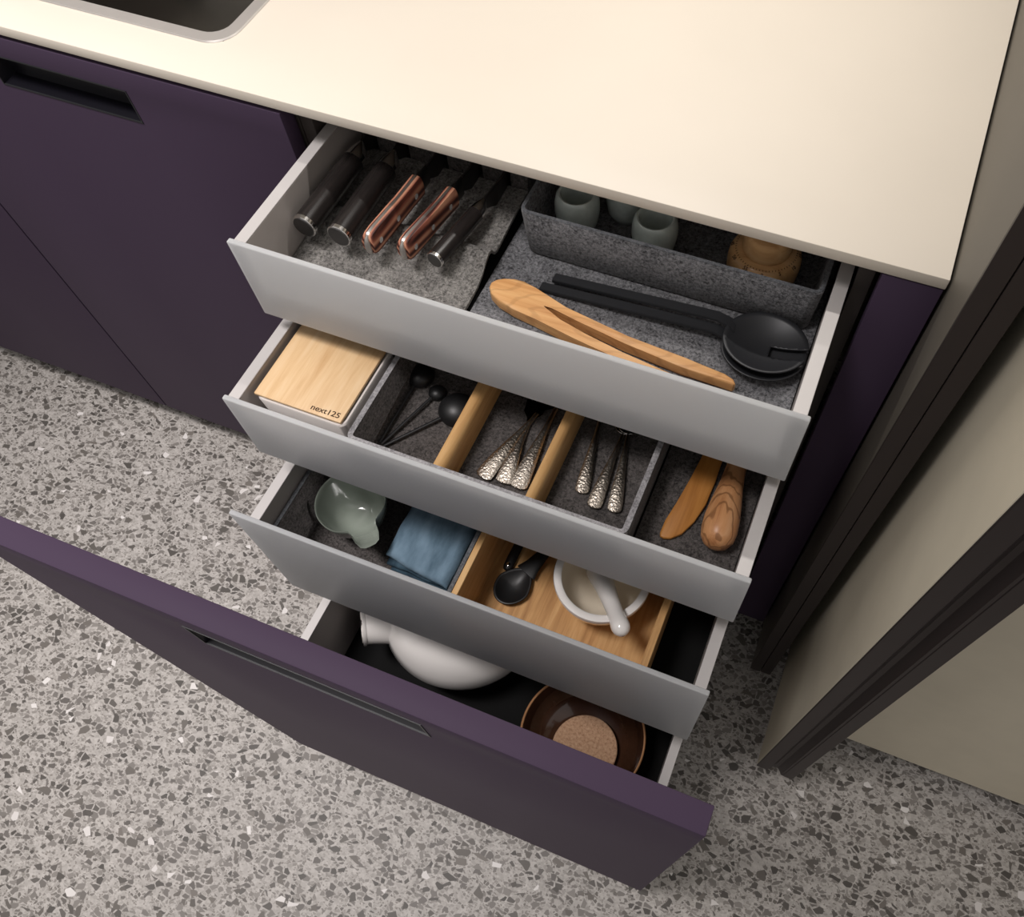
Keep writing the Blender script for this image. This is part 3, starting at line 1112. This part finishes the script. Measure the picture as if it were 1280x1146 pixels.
def cutlery(name, label, cat, tip, neck, w, kind, group):
    a, b = Vector((tip[0], tip[1], 0)), Vector((neck[0], neck[1], 0))
    d = (b - a).normalized()
    n_ = Vector((-d.y, d.x, 0))
    z = .6795
    t = thing(name, label, cat, (a.x, a.y, z), group)
    L = (b - a).length
    fr = [(-.012, .30), (-.006, .62), (.0, .80), (.03, .97), (.10, 1.0), (.3, .86), (.55, .6), (.8, .38), (1.0, .28), (1.15, .27)]
    rings = []
    bm = NB()
    NW = 10
    for f, k in fr:
        c = a + d * (L * f)
        h = z + .0038 + .004 * math.sin(min(1, max(0, f)) * math.pi) * .8
        ww = w * k
        th = .0013 + .0009 * (1 - k)
        ring = []
        for i in range(NW):
            u = 2 * math.pi * i / NW
            ring.append(bm.verts.new(c + n_ * ww * math.cos(u) + Vector((0, 0, h + th * math.sin(u)))))
        rings.append(ring)
    skin(bm, rings)
    bm.faces.new(rings[0])
    bm.faces.new(rings[-1])
    part(t, 'handle', bm, 'hammered', 60, 'hammered steel handle')
    e = a + d * (L * 1.14)
    if kind == 'spoon':
        bm = NB()
        NR, NA = 6, 32
        c = e + d * .022
        rows = []
        for i in range(NR + 1):
            r = i / NR
            row = []
            for k in range(NA):
                u = 2 * math.pi * k / NA
                p = c + d * (.024 * r * math.cos(u)) + n_ * (.0145 * r * math.sin(u) * (1 - .15 * math.cos(u)))
                row.append(Vector((p.x, p.y, z + .0012 + .0045 * r * r)))
            rows.append(row)
        vs = [[bm.verts.new(p) for p in row] for row in rows[1:]]
        c0 = bm.verts.new(rows[0][0])
        for k in range(NA):
            bm.faces.new((c0, vs[0][k], vs[0][(k + 1) % NA]))
        skin(bm, vs)
        o = part(t, 'bowl', bm, 'chrome', 60)
        o.modifiers.new('thickness', 'SOLIDIFY').thickness = .0010
    else:
        bm = NB()
        pts = [(0, .0022), (.008, .0040), (.016, .0105), (.028, .0120), (.030, .0122)]
        outl = [(f, s) for f, s in pts]
        for k in range(4):
            s0 = .0122 - k * .0064
            outl += [(.058, s0 - .0004), (.060, s0 - .0021), (.058, s0 - .0040), (.031, s0 - .0044)]
            if k < 3:
                outl += [(.031, s0 - .0062)]
        outl += [(.028, -.0120), (.016, -.0105), (.008, -.0040), (0, -.0022)]
        q = [e + d * f + n_ * s for f, s in outl]
        prism(bm, [(p.x, p.y) for p in q], z + .0025, z + .0042)
        part(t, 'head', bm, 'chrome', None)
    return t


g1 = 'hammered forks between the wooden dividers'
cutlery('dinner_fork', 'hammered fork lying aslant, nearest the measuring spoons', 'fork', (-.0125, -.2030), (.0075, -.1200), .0098, 'fork', g1)
cutlery('dinner_fork', 'hammered fork in the middle of the three forks', 'fork', (.0115, -.2010), (.0075, -.1340), .0098, 'fork', g1)
cutlery('dinner_fork', 'hammered fork closest to the divider beside the small spoons', 'fork', (.0275, -.2010), (.0275, -.1080), .0100, 'fork', g1)
g2 = 'hammered small spoons beside the felt wall'
cutlery('small_spoon', 'hammered small spoon closest to the wooden divider', 'spoon', (.0930, -.1820), (.0800, -.0990), .0076, 'spoon', g2)
cutlery('small_spoon', 'hammered small spoon in the middle of the three', 'spoon', (.1110, -.1935), (.1090, -.1090), .0080, 'spoon', g2)
cutlery('small_spoon', 'hammered small spoon closest to the pale felt wall', 'spoon', (.1330, -.1905), (.1160, -.1070), .0076, 'spoon', g2)

# spatula and muddler
bm = NB()
out = [(.1851, -.1952), (.1858, -.1801), (.1898, -.1585), (.1944, -.1261), (.1976, -.0965), (.2000, -.0600), (.2010, .02), (.2020, .05), (.2070, .054), (.2120, .05), (.2140, .02), (.2195, -.0600),
       (.2200, -.0957), (.2205, -.1200), (.2197, -.1471), (.2144, -.1711), (.2064, -.1889), (.1971, -.1978), (.1905, -.1999), (.1866, -.1988)]
prism(bm, out, .6772, .6822, .0014, 2)
single('wooden_spatula', 'flat brown cherry wood spatula beside the felt wall', 'spatula', bm, 'cherry', 50)
bm = NB()
ax = [(.2428, -.1985), (.2427, -.1975), (.2425, -.1945), (.2420, -.1880), (.2414, -.1780), (.2402, -.1640), (.2390, -.1450), (.2378, -.1240), (.2368, -.1050), (.2360, -.0850), (.2355, -.0400), (.2350, .0), (.2350, .02), (.2350, .024)]
rd = [.0030, .0075, .0125, .0168, .0184, .0182, .0160, .0130, .0112, .0105, .0110, .0125, .0110, .006]
zs_ = [.6955] * 6 + [.6935, .6905, .6885, .688, .688, .6895, .6895, .6895]
tube(bm, [(x, y, z) for (x, y), z in zip(ax, zs_)], rd, 32)
single('wooden_muddler', 'rounded olive wood club with swirling grain beside the drawer side', 'utensil', bm, 'olive_y', 50)

# ================================================================== THIRD DRAWER
BZ = .4624
felt_tray('felt_bin', 'charcoal felt bin around the sage bowl and blue cloth', 'bin', -.2682, -.0270, -.3135, .10, BZ, .5530, .0060, .010, .001, None, 'felt_d', 'felt_e')
FZ = BZ + .0066

# pouring bowl
bm = NB()
bcx, bcy, BR = -.2080, -.2240, .0455
pr = [(0.30, .0), (.42, .002), (.62, .010), (.80, .024), (.92, .040), (.985, .054), (1.0, .060), (.985, .0612), (.96, .0600), (.93, .052), (.85, .038), (.72, .022), (.5, .010), (.3, .0065)]
NA = 72
sd = math.radians(-40)
rings = []
for r, z in pr:
    ring = []
    for k in range(NA):
        a = 2 * math.pi * k / NA
        da = (a - sd + math.pi) % (2 * math.pi) - math.pi
        up = max(0, (z - .022) / .038)
        rr = BR * r + .0270 * up ** 1.3 * math.exp(-(da / .30) ** 4) - .0015 * up * (math.exp(-((abs(da) - .55) / .2) ** 2))
        zz = FZ + z + .002 * up * math.exp(-(da / .25) ** 2)
        ring.append(bm.verts.new((bcx + rr * math.cos(a), bcy + rr * math.sin(a), zz)))
    rings.append(ring)
skin(bm, rings)
bm.faces.new(rings[0])
bm.faces.new(rings[-1])
single('pouring_bowl', 'sage green glazed pouring bowl with a spout in the felt bin', 'bowl', bm, 'sage', 60)

# folded cloth
tw = thing('folded_cloth', 'folded blue linen cloth in the felt bin beside the oak box', 'cloth', (-.098, -.17, FZ))


def cloth_fold(x0, x1, yf, yb, z0, z1, seed, mat, name, skew=0.0):
    """a folded layer: rounded at the front and both sides"""
    bm = NB()
    NXc, NS = 26, 14
    h = (z1 - z0) / 2
    rows = []
    for i in range(NXc + 1):
        u = i / NXc
        x = x0 + (x1 - x0) * u
        yfront = yf + skew * u
        edge = min(1, 8 * min(u, 1 - u) + .35)
        ring = []
        path = [(yb - (yb - yfront - h) * j / 9, 1) for j in range(10)] + [('arc', k / 6) for k in range(1, 6)] + [(yfront + h + (yb - yfront - h) * j / 9, -1) for j in range(10)]
        for p in path:
            if p[0] == 'arc':
                a = math.pi / 2 - math.pi * p[1]
                y = yfront + h - h * math.cos(a)
                s = math.sin(a)
            else:
                y, s = p
            zz = (z0 + z1) / 2 + h * s * edge
            q = Vector((x * 28, y * 16, seed))
            dz = .0022 * noise.noise(q) + .0012 * noise.noise(q * 2.7)
            ring.append(bm.verts.new((x + .003 * noise.noise((y * 30, seed, 1.0)), y + .0025 * noise.noise((x * 40, seed, 5.0)), zz + (dz if s > -.5 else dz * .3))))
        rows.append(ring)
    skin(bm, [r + [] for r in rows])
    bm.faces.new(rows[0])
    bm.faces.new(rows[-1])
    part(tw, name, bm, mat, 70)


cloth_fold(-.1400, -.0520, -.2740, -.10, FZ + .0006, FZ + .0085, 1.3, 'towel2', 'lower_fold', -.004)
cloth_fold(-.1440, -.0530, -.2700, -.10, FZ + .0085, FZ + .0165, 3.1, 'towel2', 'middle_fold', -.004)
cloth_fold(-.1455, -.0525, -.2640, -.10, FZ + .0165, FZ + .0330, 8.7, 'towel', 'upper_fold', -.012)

# oak box
ob = thing('oak_box', 'open oak box holding the mortar and a black spoon', 'box', (.09, -.1, BZ))
X0, X1, Y0, Y1, ZT = -.0262, .2145, -.3135, .10, .5560
part(ob, 'bottom_board', xbox(X0, X1, Y0, Y1, BZ, BZ + .006), 'oak', None)
for a, b in ((X0, X0 + .0075), (X1 - .0085, X1)):
    part(ob, 'side_board', xbox(a, b, Y0, Y1, BZ + .0061, ZT, .0006, 1), 'oak_z', 35)
part(ob, 'end_board', xbox(X0 + .0077, X1 - .0087, Y0, Y0 + .008, BZ + .0061, ZT, .0006, 1), 'oak_z', 35)
part(ob, 'end_board', xbox(X0 + .0077, X1 - .0087, Y1 - .008, Y1, BZ + .0061, ZT, .0006, 1), 'oak_z', 35)
OZ = BZ + .0064

# mortar and pestle
mo = thing('mortar', 'white porcelain mortar standing in the oak box', 'mortar', (.1270, -.2060, OZ))
bm = NB()
mr = .0590
lathe(bm, [(0, OZ), (.030, OZ), (.033, OZ + .002), (.036, OZ + .008), (.045, OZ + .020), (.053, OZ + .040), (.0578, OZ + .058), (.0590, OZ + .066), (.0580, OZ + .0688), (.0545, OZ + .0694), (.0505, OZ + .0690), (.0490, OZ + .0675)], .1270, -.2060, 72)
part(mo, 'body', bm, 'white', 50)
bm = NB()
lathe(bm, [(.0490, OZ + .0674), (.0475, OZ + .055), (.043, OZ + .037), (.034, OZ + .022), (.018, OZ + .014), (0, OZ + .012)], .1270, -.2060, 72)
part(mo, 'inside', bm, 'ivory', 60, 'unglazed ivory inside')
bm = NB()
p0, p1 = Vector((.1150, -.1880, .5050)), Vector((0.1753, -0.2704, .5630))
dd_ = (p1 - p0)
fr = [(-.135, .002), (-.125, .007), (-.09, .0122), (-.03, .0155), (.06, .0160), (.16, .0148), (.32, .0122), (.55, .0104), (.76, .0098), (.86, .0108), (.93, .0112), (.98, .0098), (1.02, .0060), (1.035, .0015)]
tube(bm, [p0 + dd_ * f for f, r in fr], [r for f, r in fr], 30)
single('pestle', 'white porcelain pestle leaning in the mortar', 'pestle', bm, 'white', 60)

# black spoon and the loose handle beside it
sp = thing('rice_spoon', 'black spoon with a wide oval bowl lying in the oak box', 'spoon', (.018, -.235, OZ))
bm = NB()
NR, NA = 8, 48
c = Vector((.0185, -.2360, 0))
dv = Vector((.35, .94, 0)).normalized()
nv = Vector((-dv.y, dv.x, 0))
rows = []
for i in range(NR + 1):
    r = i / NR
    row = []
    for k in range(NA):
        u = 2 * math.pi * k / NA
        nar = 1 - .30 * max(0, math.cos(u))
        p = c + dv * (.0275 * r * math.cos(u)) + nv * (.0225 * r * math.sin(u) * nar)
        row.append(Vector((p.x, p.y, OZ + .0014 + .0085 * r ** 2)))
    rows.append(row)
vs = [[bm.verts.new(p) for p in row] for row in rows[1:]]
c0 = bm.verts.new(rows[0][0])
for k in range(NA):
    bm.faces.new((c0, vs[0][k], vs[0][(k + 1) % NA]))
skin(bm, vs)
o = part(sp, 'bowl', bm, 'matblack', 60)
o.modifiers.new('thickness', 'SOLIDIFY').thickness = .0016
e = c + dv * .022
part(sp, 'handle', tube(NB(), [Vector((e.x, e.y, OZ + .0090)), Vector((e.x, e.y, OZ + .010)) + dv * .012, Vector((e.x, e.y, OZ + .012)) + dv * .035, Vector((e.x, e.y, OZ + .016)) + dv * .10, Vector((e.x, e.y, OZ + .012)) + dv * .16],
                        [(.0150, .0012), (.0110, .0022), (.0075, .003), (.0065, .003), (.0060, .0025)], 16), 'matblack', 60)
ut = thing('riveted_spoon', 'black handle with a bright rivet lying beside the black spoon', 'utensil', (.002, -.15, OZ))
hd = tube(NB(), [(.0003, -.2200, OZ + .0048), (.0003, -.2188, OZ + .0048), (.0005, -.2150, OZ + .0050), (.0008, -.2050, OZ + .0050), (.0015, -.17, OZ + .0052), (.0030, -.06, OZ + .0052)],
          [(.002, .001), (.0045, .0028), (.0062, .0036), (.0068, .0040), (.0062, .0040), (.0055, .0035)], 18)
part(ut, 'handle', hd, 'matblack', 60)
bm = NB()
lathe(bm, [(0, OZ + .0093), (.0018, OZ + .0096), (.0026, OZ + .0093), (.0026, OZ + .0080)], .0006, -.2120, 20)
part(ut, 'rivet', bm, 'chrome', 50, 'small bright rivet')
bm = NB()
lathe(bm, [(.022, OZ + .010), (.018, OZ + .004), (0, OZ + .0012), (.018, OZ + .0052), (.0218, OZ + .0105)], .0040, -.0330, 32)
part(ut, 'bowl', bm, 'matblack', 60)

# ================================================================== BOTTOM DRAWER
PZ = .1504
pot = thing('white_pot', 'large glossy white porcelain pot with a stub spout in the bottom drawer', 'pot', (-.0950, -.2350, PZ))
bm = NB()
pcx, pcy = -.0980, -.2220
lathe(bm, [(0, PZ), (.070, PZ), (.080, PZ + .003), (.105, PZ + .025), (.120, PZ + .055), (.1240, PZ + .080), (.118, PZ + .105), (.100, PZ + .128), (.070, PZ + .143), (.035, PZ + .150), (0, PZ + .152)], pcx, pcy, 88)
part(pot, 'body', bm, 'white', 70)
bm = NB()
s0, s1 = Vector((-.170, -.272, PZ + .085)), Vector((-.2235, -.3080, PZ + .100))
dsp = s1 - s0
bm = tube(NB(), [s0, s0 + dsp * .4, s0 + dsp * .8, s0 + dsp * .93, s0 + dsp * .95, s0 + dsp * 1.02, s1 + dsp * .04, s0 + dsp * .98, s0 + dsp * .4],
          [.036, .031, .0275, .0270, .0285, .0285, .0240, .0215, .0200], 40)
part(pot, 'spout', bm, 'white', 50, 'stub spout with a rolled lip')

bb = thing('brown_bowl', 'round brown glazed bowl with a pale rim in the bottom drawer', 'bowl', (.1450, -.3200, PZ))
bcx2, bcy2 = .1455, -.3300
bm = NB()
lathe(bm, [(0, PZ), (.050, PZ), (.053, PZ + .004), (.075, PZ + .018), (.088, PZ + .042), (.0925, PZ + .066)], bcx2, bcy2, 72)
part(bb, 'body', bm, 'brown', 60)
bm = NB()
lathe(bm, [(.0925, PZ + .0661), (.0928, PZ + .0685), (.0915, PZ + .0697), (.0898, PZ + .0690), (.0895, PZ + .0661)], bcx2, bcy2, 72)
part(bb, 'rim', bm, 'tan', 60, 'pale bare clay rim')
bm = NB()
lathe(bm, [(.0895, PZ + .0660), (.085, PZ + .043), (.072, PZ + .022), (.058, PZ + .0095), (0, PZ + .0085)], bcx2, bcy2, 72)
part(bb, 'inside', bm, 'brown', 60)
bm = NB()
lathe(bm, [(0, PZ + .0130), (.0485, PZ + .0130), (.0495, PZ + .014), (.0495, PZ + .0240), (.0485, PZ + .0250), (0, PZ + .0250)], .1510, -.3380, 56)
single('cork_disc', 'round cork mat lying in the brown bowl', 'mat', bm, 'cork', 40)

for o in list(bpy.data.objects):
    if 'origin' in o.keys():
        del o['origin']
